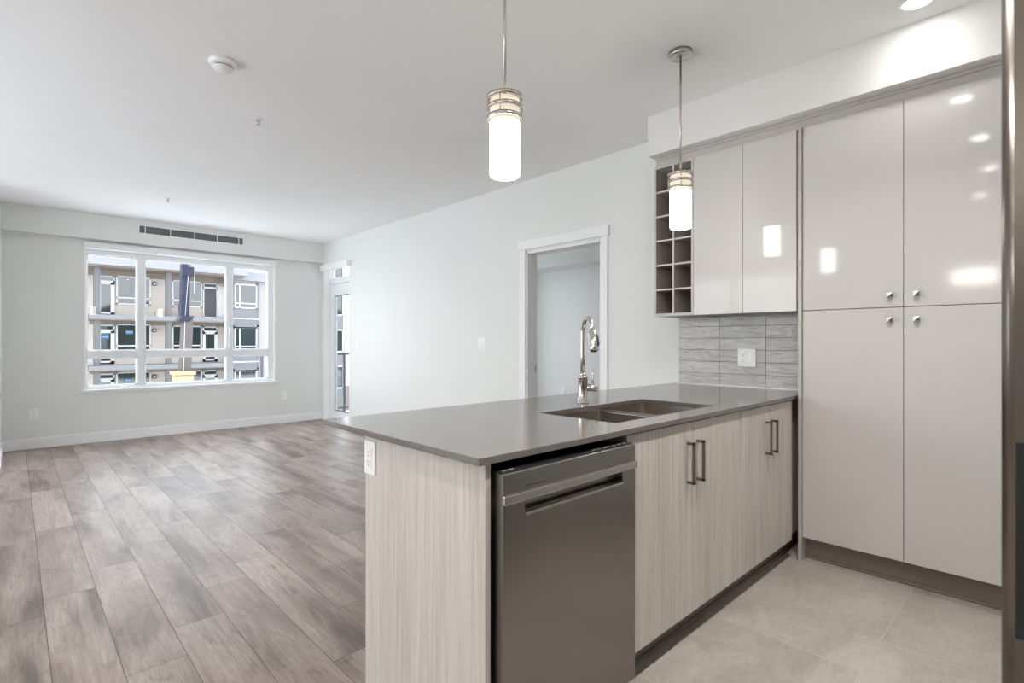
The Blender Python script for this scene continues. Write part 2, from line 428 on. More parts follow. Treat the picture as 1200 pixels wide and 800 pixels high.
# bedroom beyond the doorway
struct('wall_bedroom_east', B(6.85, 7.0, 1.9, 7.0, 0, H), M['wall'])
struct('wall_bedroom_south', B(3.65, 6.85, 1.9, 2.05, 0, H), M['wall'])
mb = MB(); mb.box(3.65, 3.9, 6.9, 7.05, 0, H).box(6.3, 7.0, 6.9, 7.05, 0, H).box(3.9, 6.3, 6.9, 7.05, 0, .06).box(3.9, 6.3, 6.9, 7.05, 2.42, H)
struct('wall_bedroom_north', mb, M['wall'])
struct('ceiling_bulkhead_bedroom', B(6.38, 6.85, 2.05, 6.9, 2.44, H), M['wall'])
struct('ceiling_bulkhead_far', B(-.10, XW, 7.95, YW, 2.44, H, bev=.003), M['wall'])
struct('ceiling_bulkhead_kitchen', B(3.12, XW, -.85, 1.948, 2.47, H, bev=.002), M['wallwarm'])

# ---- baseboards
BBH, BBT = .118, .013
def bb(name, x0, x1, y0, y1):
    struct(name, B(x0, x1, y0, y1, 0, BBH, bev=.003), M['trim'])
bb('baseboard_far', -.10, XW, YW - BBT, YW)
bb('baseboard_left', -.10, -.10 + BBT, 7.05, YW - BBT)
bb('baseboard_right', XW - BBT, XW, 3.60, 7.12)
bb('baseboard_right_kitchen', XW - BBT, XW, 1.98, 2.555)
bb('baseboard_bedroom', 6.85 - BBT, 6.85, 2.05, 6.9)

# ---- window_1 : living room window
w1 = sroot('window_1', (1.715, YW, WZ0))
fy0, fy1 = 8.11, 8.18
U0, U1, L0, L1 = 1.107, 2.277, .672, 1.020
cols = [(.640, 1.142), (1.222, 2.168), (2.250, 2.728)]
mb = MB()
mb.box(WX0, WX1, fy0, fy1, WZ0, L0, bev=.003).box(WX0, WX1, fy0, fy1, U1, WZ1, bev=.003)
mb.box(WX0, .640, fy0, fy1, L0, U1, bev=.003)
mb.box(2.728, WX1, fy0, fy1, L0, U1, bev=.003)
mb.box(1.142, 1.222, fy0, fy1, L0, U1, bev=.003).box(2.168, 2.250, fy0, fy1, L0, U1, bev=.003)
for a, b_ in cols: mb.box(a, b_, fy0, fy1, L1, U0, bev=.003)
mb.build('window_frame', M['vinyl'], w1)
# slim glazing beads around each light
for a, b_ in cols:
    for z0, z1 in ((L0, L1), (U0, U1)):
        mb = MB(); t = .013
        mb.box(a, b_, 8.135, 8.165, z0, z0 + t).box(a, b_, 8.135, 8.165, z1 - t, z1).box(a, a + t, 8.135, 8.165, z0, z1).box(b_ - t, b_, 8.135, 8.165, z0, z1)
        s = mb.build('sash', M['trim'], w1)
        p = B(a + t, b_ - t, 8.148, 8.152, z0 + t, z1 - t).build('pane', M['glass'], w1)
mb = MB(); mb.box(2.196, 2.204, 8.098, 8.112, 1.12, 2.27, bev=.001); mb.build('sash_rail', M['trim'], w1)
B(2.198, 2.216, 8.085, 8.10, 1.30, 1.42, bev=.003).build('latch', M['trim'], w1)
B(2.198, 2.216, 8.085, 8.10, 1.13, 1.21, bev=.003).build('latch', M['trim'], w1)
# jamb liners, sill and head casing
mb = MB(); mb.box(WX0 - .004, WX0 + .012, YW - .006, fy0, WZ0, WZ1).box(WX1 - .012, WX1 + .004, YW - .006, fy0, WZ0, WZ1)
mb.build('jamb', M['trim'], w1)
B(.585, 2.850, YW - .028, fy0, .612, WZ0 + .002, bev=.004).build('window_sill', M['trim'], w1)
B(.607, 2.825, YW - .012, YW, .590, .612, bev=.002).build('sill_apron', M['trim'], w1)
tag(B(.607, 2.822, 8.0, YW - .001, 2.335, 2.412, bev=.006).build('blind_cassette', M['vinyl'], None), 'long white roller blind cassette above the living room window', 'blind')

# ---- window_2_added : alcove side window, added outside the frame for daylight, and window_3_added : bedroom
w2 = sroot('window_2_added', (-2.9, 4.75, .06))
mb = MB()
for y in (2.55, 3.99, 5.43, 6.87): mb.box(-2.94, -2.86, y, y + .08, .06, 2.42, bev=.003)
mb.box(-2.94, -2.86, 2.55, 6.95, .06, .14).box(-2.94, -2.86, 2.55, 6.95, 2.34, 2.42)
mb.build('window_frame', M['vinyl'], w2)
for y in (2.63, 4.07, 5.51): B(-2.902, -2.898, y, y + 1.36, .14, 2.34).build('pane', M['glass'], w2)
w4 = sroot('window_4_added', (-2.05, 2.3, .06))  # rear alcove window added to send daylight onto the far wall
mb = MB(); mb.box(-2.75, -2.69, 2.26, 2.34, .06, 2.42).box(-1.41, -1.35, 2.26, 2.34, .06, 2.42).box(-2.69, -1.41, 2.26, 2.34, .06, .14).box(-2.69, -1.41, 2.26, 2.34, 2.34, 2.42)
mb.build('window_frame', M['vinyl'], w4)
B(-2.69, -1.41, 2.298, 2.302, .14, 2.34).build('pane', M['glass'], w4)
w3 = sroot('window_3_added', (5.1, 6.98, .06))  # bedroom window added out of view, enlarged to brighten that room
mb = MB(); mb.box(3.9, 3.96, 6.95, 7.02, .06, 2.42).box(6.24, 6.3, 6.95, 7.02, .06, 2.42).box(5.07, 5.13, 6.95, 7.02, .06, 2.42).box(3.96, 6.24, 6.95, 7.02, .06, .12).box(3.96, 6.24, 6.95, 7.02, 2.36, 2.42)
mb.build('window_frame', M['vinyl'], w3)
for a in (3.96, 5.13): B(a, a + 1.11, 6.98, 6.984, .12, 2.36).build('pane', M['glass'], w3)

# ---- door_1 : glazed balcony door with transom
d1 = sroot('door_1', (3.6, 7.55, 0))
mb = MB(); fx0, fx1 = 3.60, 3.68
mb.box(fx0, fx1, 7.955, 7.975, 0, 2.40).box(fx0, fx1, 7.13, 7.15, 0, 2.40).box(fx0, fx1, 7.13, 7.975, 2.365, 2.40)
mb.box(fx0, fx1, 7.15, 7.955, 2.112, 2.20, bev=.003).box(3.56, fx1, 7.13, 7.975, 0, .045, bev=.003)
mb.build('door_frame', M['vinyl'], d1)
mb = MB(); lx0, lx1 = 3.615, 3.66
mb.box(lx0, lx1, 7.80, 7.950, .052, 2.107, bev=.003).box(lx0, lx1, 7.155, 7.30, .052, 2.107, bev=.003)
mb.box(lx0, lx1, 7.30, 7.80, .052, .155, bev=.003).box(lx0, lx1, 7.30, 7.80, 1.93, 2.107, bev=.003)
leaf = mb.build('door_leaf', M['vinyl'], d1)
mb = MB(); mb.box(3.611, 3.617, 7.785, 7.80, .155, 1.93).box(3.611, 3.617, 7.30, 7.315, .155, 1.93).box(3.611, 3.617, 7.30, 7.80, .155, .168).box(3.611, 3.617, 7.30, 7.80, 1.917, 1.93)
mb.build('glazing_gasket', M['dgrey'], d1)
B(3.634, 3.638, 7.30, 7.80, .155, 1.93).build('pane', M['glass'], d1)
B(3.634, 3.638, 7.15, 7.955, 2.20, 2.365).build('transom_pane', M['glass'], d1)
mb = MB(); mb.box(3.605, 3.615, 7.905, 7.935, .92, 1.10, bev=.003); mb.tube([(3.61, 7.92, 1.03), (3.57, 7.92, 1.03), (3.565, 7.91, 1.03), (3.565, 7.80, 1.03)], .008, 10)
mb.build('door_handle', M['trim'], d1)
mb = MB(); mb.box(XW, fx0, 7.965, 7.975, 0, 2.40).box(XW - .001, fx0, 7.13, 7.975, 2.385, 2.40)
mb.build('jamb', M['trim'], d1)
tag(B(3.448, XW, 7.05, 7.965, 2.305, 2.392, bev=.004).build('blind_cassette', M['trim'], None), 'short white blind cassette above the glass balcony door', 'blind')

# ---- trim_1 : cased doorway to the bedroom
t1 = sroot('trim_1', (XW, 3.07, 0))
cx0 = XW - .018
B(cx0, XW, 3.510, 3.588, 0, 2.082, bev=.002).build('casing', M['trim'], t1)
B(cx0, XW, 2.565, 2.631, 0, 2.082, bev=.002).build('casing', M['trim'], t1)
B(cx0 - .008, XW, 2.553, 3.600, 2.082, 2.168, bev=.002).build('head_casing', M['trim'], t1)
mb = MB(); mb.box(XW, XW + .13, 3.492, 3.512, 0, 2.062).box(XW, XW + .13, 2.629, 2.649, 0, 2.062).box(XW, XW + .13, 2.631, 3.512, 2.045, 2.062)
mb.build('jamb', M['trim'], t1)
B(XW + .095, XW + .112, 3.489, 3.493, .925, .985, bev=.001).build('strike_plate', M['nickel'], t1)

# ================================================================== KITCHEN
CT = .915
CX0, CX1, CY0, CY1 = .863, XW, 1.031, 1.972
# ---- countertop with sink cut-out
def slab_hole(x, y, z0, z1):
    bm = bmesh.new(); vt = {}; vb = {}
    for i, a in enumerate(x):
        for j, c in enumerate(y):
            vt[i, j] = bm.verts.new((a, c, z1)); vb[i, j] = bm.verts.new((a, c, z0))
    for i in range(3):
        for j in range(3):
            if i == 1 and j == 1: continue
            bm.faces.new((vt[i, j], vt[i + 1, j], vt[i + 1, j + 1], vt[i, j + 1]))
            bm.faces.new((vb[i, j], vb[i, j + 1], vb[i + 1, j + 1], vb[i + 1, j]))
    def side(a, b): bm.faces.new((vt[a], vt[b], vb[b], vb[a]))
    for k in range(3):
        side((k, 0), (k + 1, 0)); side((k + 1, 3), (k, 3)); side((0, k + 1), (0, k)); side((3, k), (3, k + 1))
    side((2, 1), (1, 1)); side((1, 2), (2, 2)); side((1, 1), (1, 2)); side((2, 2), (2, 1))
    m = MB(); m.bm.free(); m.bm = bm; return m
SX0, SX1, SY0, SY1 = 1.608, 2.392, 1.137, 1.527
ctop = slab_hole((CX0, SX0, SX1, CX1), (CY0, SY0, SY1, CY1), .895, CT).build('countertop', M['quartz'])
bv = ctop.modifiers.new('edge', 'BEVEL'); bv.width = .0018; bv.segments = 2; bv.limit_method = 'ANGLE'
tag(ctop, 'polished grey brown quartz countertop over the peninsula', 'countertop')

# ---- sink
sk = thing('sink', 'undermount double bowl stainless steel sink in the grey countertop', 'sink', (2.0, 1.33, .69))
def bowl(x0, x1, y0, y1, z0, z1):
    bm = bmesh.new(); r = .018
    def ring(ox, z, rr):
        pts = []
        for cx, cy, a0 in ((x1 - ox - rr, y1 - ox - rr, 0), (x0 + ox + rr, y1 - ox - rr, PI / 2), (x0 + ox + rr, y0 + ox + rr, PI), (x1 - ox - rr, y0 + ox + rr, 1.5 * PI)):
            for k in range(6):
                a = a0 + PI / 2 * k / 5; pts.append(bm.verts.new((cx + rr * math.cos(a), cy + rr * math.sin(a), z)))
        return pts
    rs = [ring(0, z1, r), ring(0, z0 + .02, r), ring(.006, z0 + .006, r), ring(.02, z0, r), ring(.02, z0 - .002, r), ring(-.002, z0 - .002, r), ring(-.002, z1, r)]
    n = len(rs[0])
    for A, Bq in zip(rs, rs[1:] + rs[:1]):
        if A is rs[3]: continue
        for k in range(n):
            f = bm.faces.new((A[k], A[(k + 1) % n], Bq[(k + 1) % n], Bq[k])); f.smooth = False
    bm.faces.new(rs[3]); bm.faces.new(rs[4])
    m = MB(); m.bm.free(); m.bm = bm; return m
for x0, x1 in ((1.598, 2.032), (2.050, 2.402)):
    bw = bowl(x0, x1, 1.127, 1.537, .70, .893).build('bowl', M['sink'], sk)
    xc = (x0 + x1) / 2
    dr = MB().lathe([(0, .7035), (.030, .7035), (.034, .706), (.043, .706), (.045, .7015)], (xc, 1.34, 0), 32).build('drain', M['chrome'], bw)
    dr.location = (0, 0, 0)
B(2.030, 2.052, 1.129, 1.535, .72, .886, bev=.004).build('divider', M['steelx'], sk)

# ---- faucet
FX, FY = 2.018, 1.622
fc = thing('faucet', 'polished pull-down gooseneck kitchen faucet behind the sink', 'faucet', (FX, FY, CT))
MB().lathe([(.0295, CT), (.0295, CT + .004), (.0245, CT + .008), (.0235, CT + .06), (.0235, 1.038), (.0245, 1.040), (.0245, 1.047), (.013, 1.049)], (FX, FY, 0), 40).build('body', M['chrome'], fc)
MB().lathe([(.0165, 1.047), (.0165, 1.058), (.0125, 1.062)], (FX, FY, 0), 32).build('collar', M['chrome'], fc)
dv = Vector((-.100, -.146, 0)); L = dv.length; du = dv.normalized()
P0 = Vector((FX, FY, 0))
pts = [P0 + Vector((0, 0, 1.055)), P0 + Vector((0, 0, 1.15))]
R = .074; zc = 1.253
for k in range(0, 17):
    a = PI - math.radians(168) * k / 16
    pts.append(P0 + du * (R + R * math.cos(a)) + Vector((0, 0, zc + R * math.sin(a))))
MB().tube(pts, .0112, 20).build('spout', M['chrome'], fc)
pe = pts[-1]; td = (pts[-1] - pts[-2]).normalized()
hd = MB().tube([pe - td * .004, pe + td * .004, pe + td * .006, pe + td * .085, pe + td * .098, pe + td * .100], [.0125, .0140, .0178, .0198, .0198, .0165], 24).build('spray_head', M['chrome'], fc)
side = Vector((.725, -.689, .1)); sd = (side - td * side.dot(td)).normalized()
perp = td.cross(sd)
q = pe + td * .02 - du * (-.0165)
nrm = (side - td * side.dot(td)).normalized()
bt = MB().tube([pe + td * .022 + nrm * .0178, pe + td * .030 + nrm * .0205, pe + td * .070 + nrm * .0215, pe + td * .078 + nrm * .0185], [.004, .0065, .0065, .004], 12).build('spray_button', M['black'], fc)
MB().tube([pe + td * .0995, pe + td * .103], [.0155, .013], 24).build('nozzle', M['black'], fc)
ld = Vector((.80, -.60, 0)).normalized(); zc2 = .990
hub = MB().tube([P0 + Vector((0, 0, zc2)) + ld * .018, P0 + Vector((0, 0, zc2)) + ld * .056, P0 + Vector((0, 0, zc2)) + ld * .058, P0 + Vector((0, 0, zc2)) + ld * .072, P0 + Vector((0, 0, zc2)) + ld * .074], [.0185, .0185, .0195, .0195, .016], 28).build('lever_hub', M['chrome'], fc)
c0 = P0 + Vector((0, 0, zc2 + .016)) + ld * .050
MB().tube([c0, c0 + Vector((0, 0, .015)), c0 + Vector((.002, 0, .082))], [.0052, .0048, .0042], 14).build('lever', M['chrome'], fc)

# ---- pulls
def pull(mb, x, z0, z1, yf):
    w = .0055
    mb.box(x - w, x + w, yf - .034, yf - .024, z0, z1, bev=.001)
    mb.box(x - w, x + w, yf - .034, yf, z1 - .011, z1, bev=.001)
    mb.box(x - w, x + w, yf - .034, yf, z0, z0 + .011, bev=.001)
    return mb
YF = 1.045     # face of the peninsula doors
def base_unit(x0, x1, label, xg):
    c = thing('base_cabinet', label, 'cabinet', ((x0 + x1) / 2, 1.35, 0), 'woodgrain base cabinets under the countertop')
    mb = MB(); t = .016
    mb.box(x0, x0 + t, YF + .021, 1.67, .115, .893).box(x1 - t, x1, YF + .021, 1.67, .115, .893)
    mb.box(x0 + t, x1 - t, YF + .021, 1.67, .115, .131).box(x0 + t, x1 - t, 1.662, 1.67, .131, .893)
    mb.build('carcass', M['wood'], c)
    for a, b_, hx in ((x0 + .001, xg - .0012, xg - .040), (xg + .0012, x1 - .001, xg + .040)):
        d = B(a, b_, YF, YF + .019, .113, .889, bev=.0012).build('door', M['wood'], c)
        h = pull(MB(), hx, .645, .812, YF).build('handle', M['pull'])
        h.parent = d; h.location = (0, 0, 0); d.location = Vector(d.location)
        h.matrix_parent_inverse = Matrix.Translation(-(Vector(c.location) + Vector(d.location)))
    return c
base_unit(1.545, 2.472, 'wide light woodgrain two-door base cabinet under the sink', 2.006)
base_unit(2.474, 3.142, 'narrow light woodgrain two-door base cabinet beside the tall pantry', 2.806)
# fillers, toe kick, panels
pn = thing('peninsula_surround', 'pale woodgrain end and back panels boxing in the peninsula', 'panel', (.905, 1.37, 0))
B(.896, .915, YF, 1.690, 0, .894, bev=.001).build('end_panel', M['wood'], pn)
B(.915, XW - .002, 1.672, 1.690, .001, .894).build('back_panel', M['wood'], pn)
B(3.143, XW - .002, 1.075, 1.093, .115, .894).build('corner_filler', M['wood'], pn)
tk = thing('toe_kick', 'dark woodgrain toe kick under the sink base cabinets', 'toe kick', (2.3, 1.13, 0))
B(1.545, XW, 1.120, 1.136, 0, .112).build('board', M['toe'], tk)
B(1.545, XW, 1.108, 1.120, 0, .012, bev=.004).build('floor_moulding', M['toe'], tk)

# ---- dishwasher
dw = thing('dishwasher', 'stainless steel dishwasher with a bar handle under the countertop', 'dishwasher', (1.231, 1.35, 0))
DX0, DX1, DY = .927, 1.539, 1.010
B(.932, 1.534, 1.065, 1.65, .02, .862).build('body', M['black'], dw)
mb = MB()   # front skin with a pocket
hz0, hz1, hx0, hx1 = .744, .786, 1.008, 1.465
mb.box(DX0, hx0, DY, DY + .052, .072, .862).box(hx1, DX1, DY, DY + .052, .072, .862)
mb.box(hx0, hx1, DY, DY + .052, .072, hz0).box(hx0, hx1, DY, DY + .052, hz1, .862)
mb.box(hx0, hx1, DY + .034, DY + .052, hz0, hz1)
dd = mb.build('door', M['steel'], dw)
bmx = bmesh.new(); bmx.from_mesh(dd.data); bmesh.ops.remove_doubles(bmx, verts=bmx.verts[:], dist=.0001); bmx.to_mesh(dd.data); bmx.free()
mb = MB(); mb.box(hx0 - .002, hx1 + .002, DY - .0035, DY + .020, hz0 - .002, hz0 + .007, bev=.0015)
mb.build('pocket_lip_glint', M['steelx'], dw)  # lip in brighter steel, painting in the light the pocket's bottom catches
mb = MB(); mb.box(DX0 - .001, DX1 + .001, DY - .010, DY + .002, .7865, .8105, bev=.003)
mb.build('handle', M['steelx'], dw)
B(1.007, 1.093, DY - .0006, DY + .001, .8215, .8235).build('badge_slot', M['black'], dw)
B(DX0, DX1, DY + .001, DY + .053, .862, .867, bev=.001).build('top_edge', M['steelx'], dw)
mb = MB(); mb.box(DX0 + .004, DX1 - .004, DY + .006, DY + .058, .860, .870, bev=.002); mb.build('control_panel', M['black'], dw)
for a, b_ in ((.945, .985), (1.33, 1.35), (1.36, 1.37), (1.39, 1.42), (1.44, 1.455), (1.47, 1.485), (1.50, 1.51)):
    B(a, b_, DY + .020, DY + .0225, .8700, .8706).build('control_icon', M['marks'], dw)
B(.94, 1.53, 1.125, 1.14, .0, .07).build('kick_panel', M['black'], dw)
for x in (.96, 1.50): MB().lathe([(.015, 0), (.015, .02)], (x, 1.2, 0), 16).build('levelling_foot', M['black'], dw)

# ---- outlets and switches
def plate(name, label, cat, origin, axis, w, h, gangs, group=None):
    """axis: '-Y' plate faces -y, '-X' plate faces -x; origin = centre on the wall face"""
    t = thing(name, label, cat, origin, group)
    ox, oy, oz = origin
    def bx(u0, u1, d0, d1, z0, z1, bev=0.0):
        if axis == '-Y': return B(ox + u0, ox + u1, oy - d1, oy - d0, oz + z0, oz + z1, bev=bev)
        return B(ox - d1, ox - d0, oy - u1, oy - u0, oz + z0, oz + z1, bev=bev)
    bx(-w / 2, w / 2, 0, .006, -h / 2, h / 2, .002).build('plate', M['plastic'], t)
    n = len(gangs)
    for k, gk in enumerate(gangs):
        uc = (k - (n - 1) / 2) * .046
        f = bx(uc - .0165, uc + .0165, .0055, .0085, -.0335, .0335, .0015)
        if gk == 'o':
            p = f.build('receptacle', M['plastic'], t)
            m = MB()
            for zc_ in (.016, -.016):
                for du_ in (-.006, .006):
                    if axis == '-Y': m.box(ox + uc + du_ - .0012, ox + uc + du_ + .0012, oy - .0088, oy - .008, oz + zc_ - .001, oz + zc_ + .007)
                    else: m.box(ox - .0088, ox - .008, oy - uc - du_ - .0012, oy - uc - du_ + .0012, oz + zc_ - .001, oz + zc_ + .007)
                if axis == '-Y': m.box(ox + uc - .0025, ox + uc + .0025, oy - .0088, oy - .008, oz + zc_ - .011, oz + zc_ - .006)
                else: m.box(ox - .0088, ox - .008, oy - uc - .0025, oy - uc + .0025, oz + zc_ - .011, oz + zc_ - .006)
            m.build('socket_slots', M['slot'], t)
        else:
            p = f.build('rocker', M['plastic'], t)
            bx(uc - .013, uc + .013, .008, .0105, -.028, .002, .001).build('rocker_paddle', M['plastic'], t)
    return t
plate('wall_outlet', 'white outlet low on the window wall near the room corner', 'outlet', (.168, YW, .392), '-Y', .073, .116, 'o')
plate('wall_outlet', 'white outlet low between the living room window and the balcony door', 'outlet', (2.943, YW, .408), '-Y', .073, .116, 'o')
plate('wall_outlet', 'small white outlet on the bedroom wall seen through the doorway', 'outlet', (6.85, 5.93, .36), '-X', .073, .116, 'o')
plate('light_switch', 'narrow white switch plate beside the glass balcony door', 'light switch', (XW, 6.87, 1.196), '-X', .073, .116, 's')
plate('light_switch', 'double white switch plate between the doorway and the balcony door', 'light switch', (XW, 4.158, 1.201), '-X', .118, .118, 'ss')
plate('counter_outlet', 'white outlet and switch plate set in the tile backsplash', 'outlet', (XW - .010, 1.443, 1.110), '-X', .118, .118, 'os')
po = plate('peninsula_outlet', 'white outlet on the end panel of the peninsula under the overhang', 'outlet', (.896, 1.652, .815), '-X', .073, .116, 'o')

# ---- backsplash : stacked tiles, pattern inside one mesh
bm = bmesh.new(); pl = bm.faces.layers.float.new('pid')
def tb(x0, x1, y0, y1, z0, z1, mi, pid):
    vs = [bm.verts.new(p) for p in ((x0, y0, z0), (x1, y0, z0), (x1, y1, z0), (x0, y1, z0), (x0, y0, z1), (x1, y0, z1), (x1, y1, z1), (x0, y1, z1))]
    for qd in ((0, 3, 2, 1), (4, 5, 6, 7), (0, 1, 5, 4), (1, 2, 6, 5), (2, 3, 7, 6), (3, 0, 4, 7)):
        f = bm.faces.new([vs[i] for i in qd]); f.material_index = mi; f[pl] = pid
zs = [.918 + .0806 * k for k in range(7)]
ys = [1.932, 1.630, 1.325, 1.022]
for i in range(6):
    for j in range(3):
        tb(XW - .010, XW, ys[j + 1] + .0018, ys[j] - .0018, zs[i] + .0016, min(zs[i + 1], 1.386) - .0016, 0, random.random() * 30)
tb(XW - .007, XW, 1.022, 1.932, .9155, 1.386, 1, 0)
bmesh.ops.recalc_face_normals(bm, faces=bm.faces[:])
me = bpy.data.meshes.new('tile_backsplash'); bm.to_mesh(me); bm.free(); me.materials.append(M['bsp']); me.materials.append(M['bgrout'])
o = bpy.data.objects.new('tile_backsplash', me); COL.objects.link(o)
tag(o, 'glossy rippled grey tile backsplash between countertop and wall cabinets', 'backsplash')
tag(B(XW - .018, XW, 1.022, 1.933, CT, .920).build('sealant_bead', M['trim']), 'thin white sealant bead along the foot of the tile backsplash', 'sealant')

# ---- wall cabinets
XF = 3.18; ZB, ZT = 1.387, 2.405
wr = thing('wine_rack', 'open taupe wine rack of twelve cubbies on the wall', 'wine rack', (3.35, 1.79, ZB))
y0, y1 = 1.648, 1.936; t = .016
B(XF, XW, y1 - t, y1, ZB, ZT, bev=.0008).build('side_panel', M['lam'], wr)
B(XF, XW, y0, y0 + t, ZB, ZT, bev=.0008).build('side_panel', M['lam'], wr)
B(XF, XW, y0 + t, y1 - t, ZT - t, ZT).build('top_panel', M['lam'], wr)
B(XF, XW, y0 + t, y1 - t, ZB, ZB + .019).build('bottom_panel', M['lam'], wr)
B(XW - .012, XW, y0 + t, y1 - t, ZB + .019, ZT - t).build('back_panel', M['rack'], wr)
ym = (y0 + y1) / 2
zsh = [ZB + .019 + (ZT - t - ZB - .019 + .012) / 6 * k - .012 for k in range(1, 6)]
def edged(x0, x1, a0, a1, z0, z1, name):
    # shelf board in taupe with a pale front edging strip
    m = MB(); m.box(x0 + .0015, x1, a0, a1, z0, z1, mi=0); m.box(x0, x0 + .0015, a0, a1, z0, z1, mi=1)
    return m.build(name, [M['rack'], M['lam']], wr)
edged(XF + .001, XW - .012, ym - .006, ym + .006, ZB + .019, ZT - t, 'divider')
for z in zsh:
    edged(XF + .002, XW - .012, y0 + t, ym - .006, z, z + .012, 'shelf')
    edged(XF + .002, XW - .012, ym + .006, y1 - t, z, z + .012, 'shelf')
for a in ((y0 + t, y0 + t + .001), (y1 - t - .001, y1 - t)):
    B(XF + .002, XW - .012, a[0], a[1], ZB + .019, ZT - t).build('side_lining', M['rack'], wr)

wc = thing('wall_cabinet', 'glossy greige two-door wall cabinet above the backsplash', 'cabinet', (3.35, 1.34, ZB))
B(XF + .021, XW, 1.024, 1.647, ZB + .002, ZT, bev=.001).build('carcass', M['lam'], wc)
B(XF, XF + .019, 1.335, 1.646, ZB, ZT - .002, bev=.0012).build('door', M['gloss'], wc)
B(XF, XF + .019, 1.034, 1.3325, ZB, ZT - .002, bev=.0012).build('door', M['gloss'], wc)
fl = thing('cabinet_filler', 'greige filler strip between the cabinet tops and the ceiling bulkhead', 'filler', (3.3, .9, ZT))
B(XF + .022, XW - .002, .07, 1.932, ZT + .001, 2.4685).build('fascia_board', M['lam'], fl)
B(XF + .012, XF + .022, .07, 1.932, 2.452, 2.4685, bev=.002).build('cove_strip', M['lam'], fl)

# ---- tall pantry
pt = thing('tall_pantry_cabinet', 'glossy greige four-door pantry cabinet reaching up to the ceiling bulkhead', 'cabinet', (3.35, .55, 0))
B(XF + .021, XW - .002, .072, 1.003, .128, ZT, bev=.001).build('carcass', M['lam'], pt)
B(3.166, XW - .002, 1.0045, 1.0215, .001, ZT, bev=.001).build('end_panel', M['lam'], pt)
knob_h = {}
def knob(parent, y, z):
    m = MB()
    m.lathe([(.006, XF - .014), (.005, XF - .001), (.008, XF)], (0, y, z), 16, 'X')
    b = m.bm; s_ = .0125; d0, d1 = XF - .014, XF - .022
    A = [b.verts.new((d0, y + p * s_, z + q_ * s_)) for p, q_ in ((-1, -1), (1, -1), (1, 1), (-1, 1))]
    C = [b.verts.new((d1, y + p * s_, z + q_ * s_)) for p, q_ in ((-1, -1), (1, -1), (1, 1), (-1, 1))]
    tip = b.verts.new((XF - .027, y, z))
    b.faces.new(A)
    for k in range(4):
        b.faces.new((A[k], A[(k + 1) % 4], C[(k + 1) % 4], C[k])); b.faces.new((C[k], C[(k + 1) % 4], tip))
    k = m.build('knob', M['nickel'])
    k.parent = parent; k.matrix_parent_inverse = Matrix.Translation(-(Vector(pt.location) + Vector(parent.location)))
for ya, yb, yk in ((.5475, 1.0025, .600), (.092, .5450, .493)):
    dU = B(XF, XF + .019, ya, yb, 1.3885, ZT - .002, bev=.0012).build('door', M['gloss'], pt)
    knob(dU, yk, 1.447)
    dL = B(XF, XF + .019, ya, yb, .129, 1.3845, bev=.0012).build('door', M['gloss'], pt)
    knob(dL, yk, 1.324)
B(3.25, 3.266, .072, 1.003, 0, .126).build('toe_kick', M['toe'], pt)
B(3.238, 3.25, .072, 1.003, 0, .014, bev=.004).build('floor_moulding', M['toe'], pt)

# ---- fridge (close to the camera, only a sliver is seen)
fr = thing('refrigerator', 'brushed stainless steel refrigerator edge beside the pantry', 'refrigerator', (1.25, -.35, 0))
B(.805, 1.695, -.80, -.012, .03, 1.765, bev=.004).build('body', M['dgrey'], fr)
def fdoor(x0, x1, z0, z1, pocket):
    bm2 = MB(); r = .011; yb_, yf_ = -.008, .0492
    poly = [(x0, yb_), (x0, yf_ - r)]
    for k in range(1, 7):
        a = PI - PI / 2 * k / 6; poly.append((x0 + r + r * math.cos(a), yf_ - r + r * math.sin(a)))
    for k in range(0, 7):
        a = PI / 2 - PI / 2 * k / 6; poly.append((x1 - r + r * math.cos(a), yf_ - r + r * math.sin(a)))
    poly += [(x1, yb_)]
    bm2.prism(poly, z0, z1, 'Z')
    d = bm2.build('door', M['fsteel'], fr)
    for f in d.data.polygons: f.use_smooth = abs(f.normal.z) < .5 and not abs(f.normal.x) > .999
    return d
fdoor(.800, 1.246, .72, 1.765, 1); fdoor(1.254, 1.700, .72, 1.765, 0)
fdoor(.800, 1.700, .08, .712, 0)
m = MB()
m.box(.7985, .8005, -.006, .0372, .888, 1.104, bev=.0009)
m.build('handle_recess', M['black'], fr)
B(.82, 1.68, -.75, -.03, 0, .03).build('kick_panel', M['black'], fr)

# ---- cabinet run behind the camera (seen only in reflections)
oc = thing('kitchen_run_cabinet', 'woodgrain base cabinets along the wall next to the refrigerator', 'cabinet', (-.4, -.5, 0))
B(-1.15, .78, -.84, -.15, .11, .893).build('carcass', M['wood'], oc)
for k in range(4):
    xk = -1.15 + .4825 * k
    d = B(xk + .002, xk + .4805, -.15, -.131, .113, .889, bev=.0012).build('door', M['wood'], oc)
B(-1.15, .78, -.80, -.20, 0, .11).build('toe_kick', M['toe'], oc)
tag(B(-1.15, .79, -.85, -.115, .895, .915, bev=.001).build('countertop', M['quartz']), 'grey brown quartz countertop beside the refrigerator', 'countertop')
oc2 = thing('overhead_cabinet', 'glossy greige overhead cabinets beside the refrigerator', 'cabinet', (-.4, -.6, 1.39))
B(-1.15, .78, -.84, -.53, 1.387, 2.47).build('carcass', M['lam'], oc2)
for k in range(4):
    xk = -1.15 + .4825 * k
    B(xk + .002, xk + .4805, -.53, -.511, 1.389, 2.468, bev=.0012).build('door', M['gloss'], oc2)

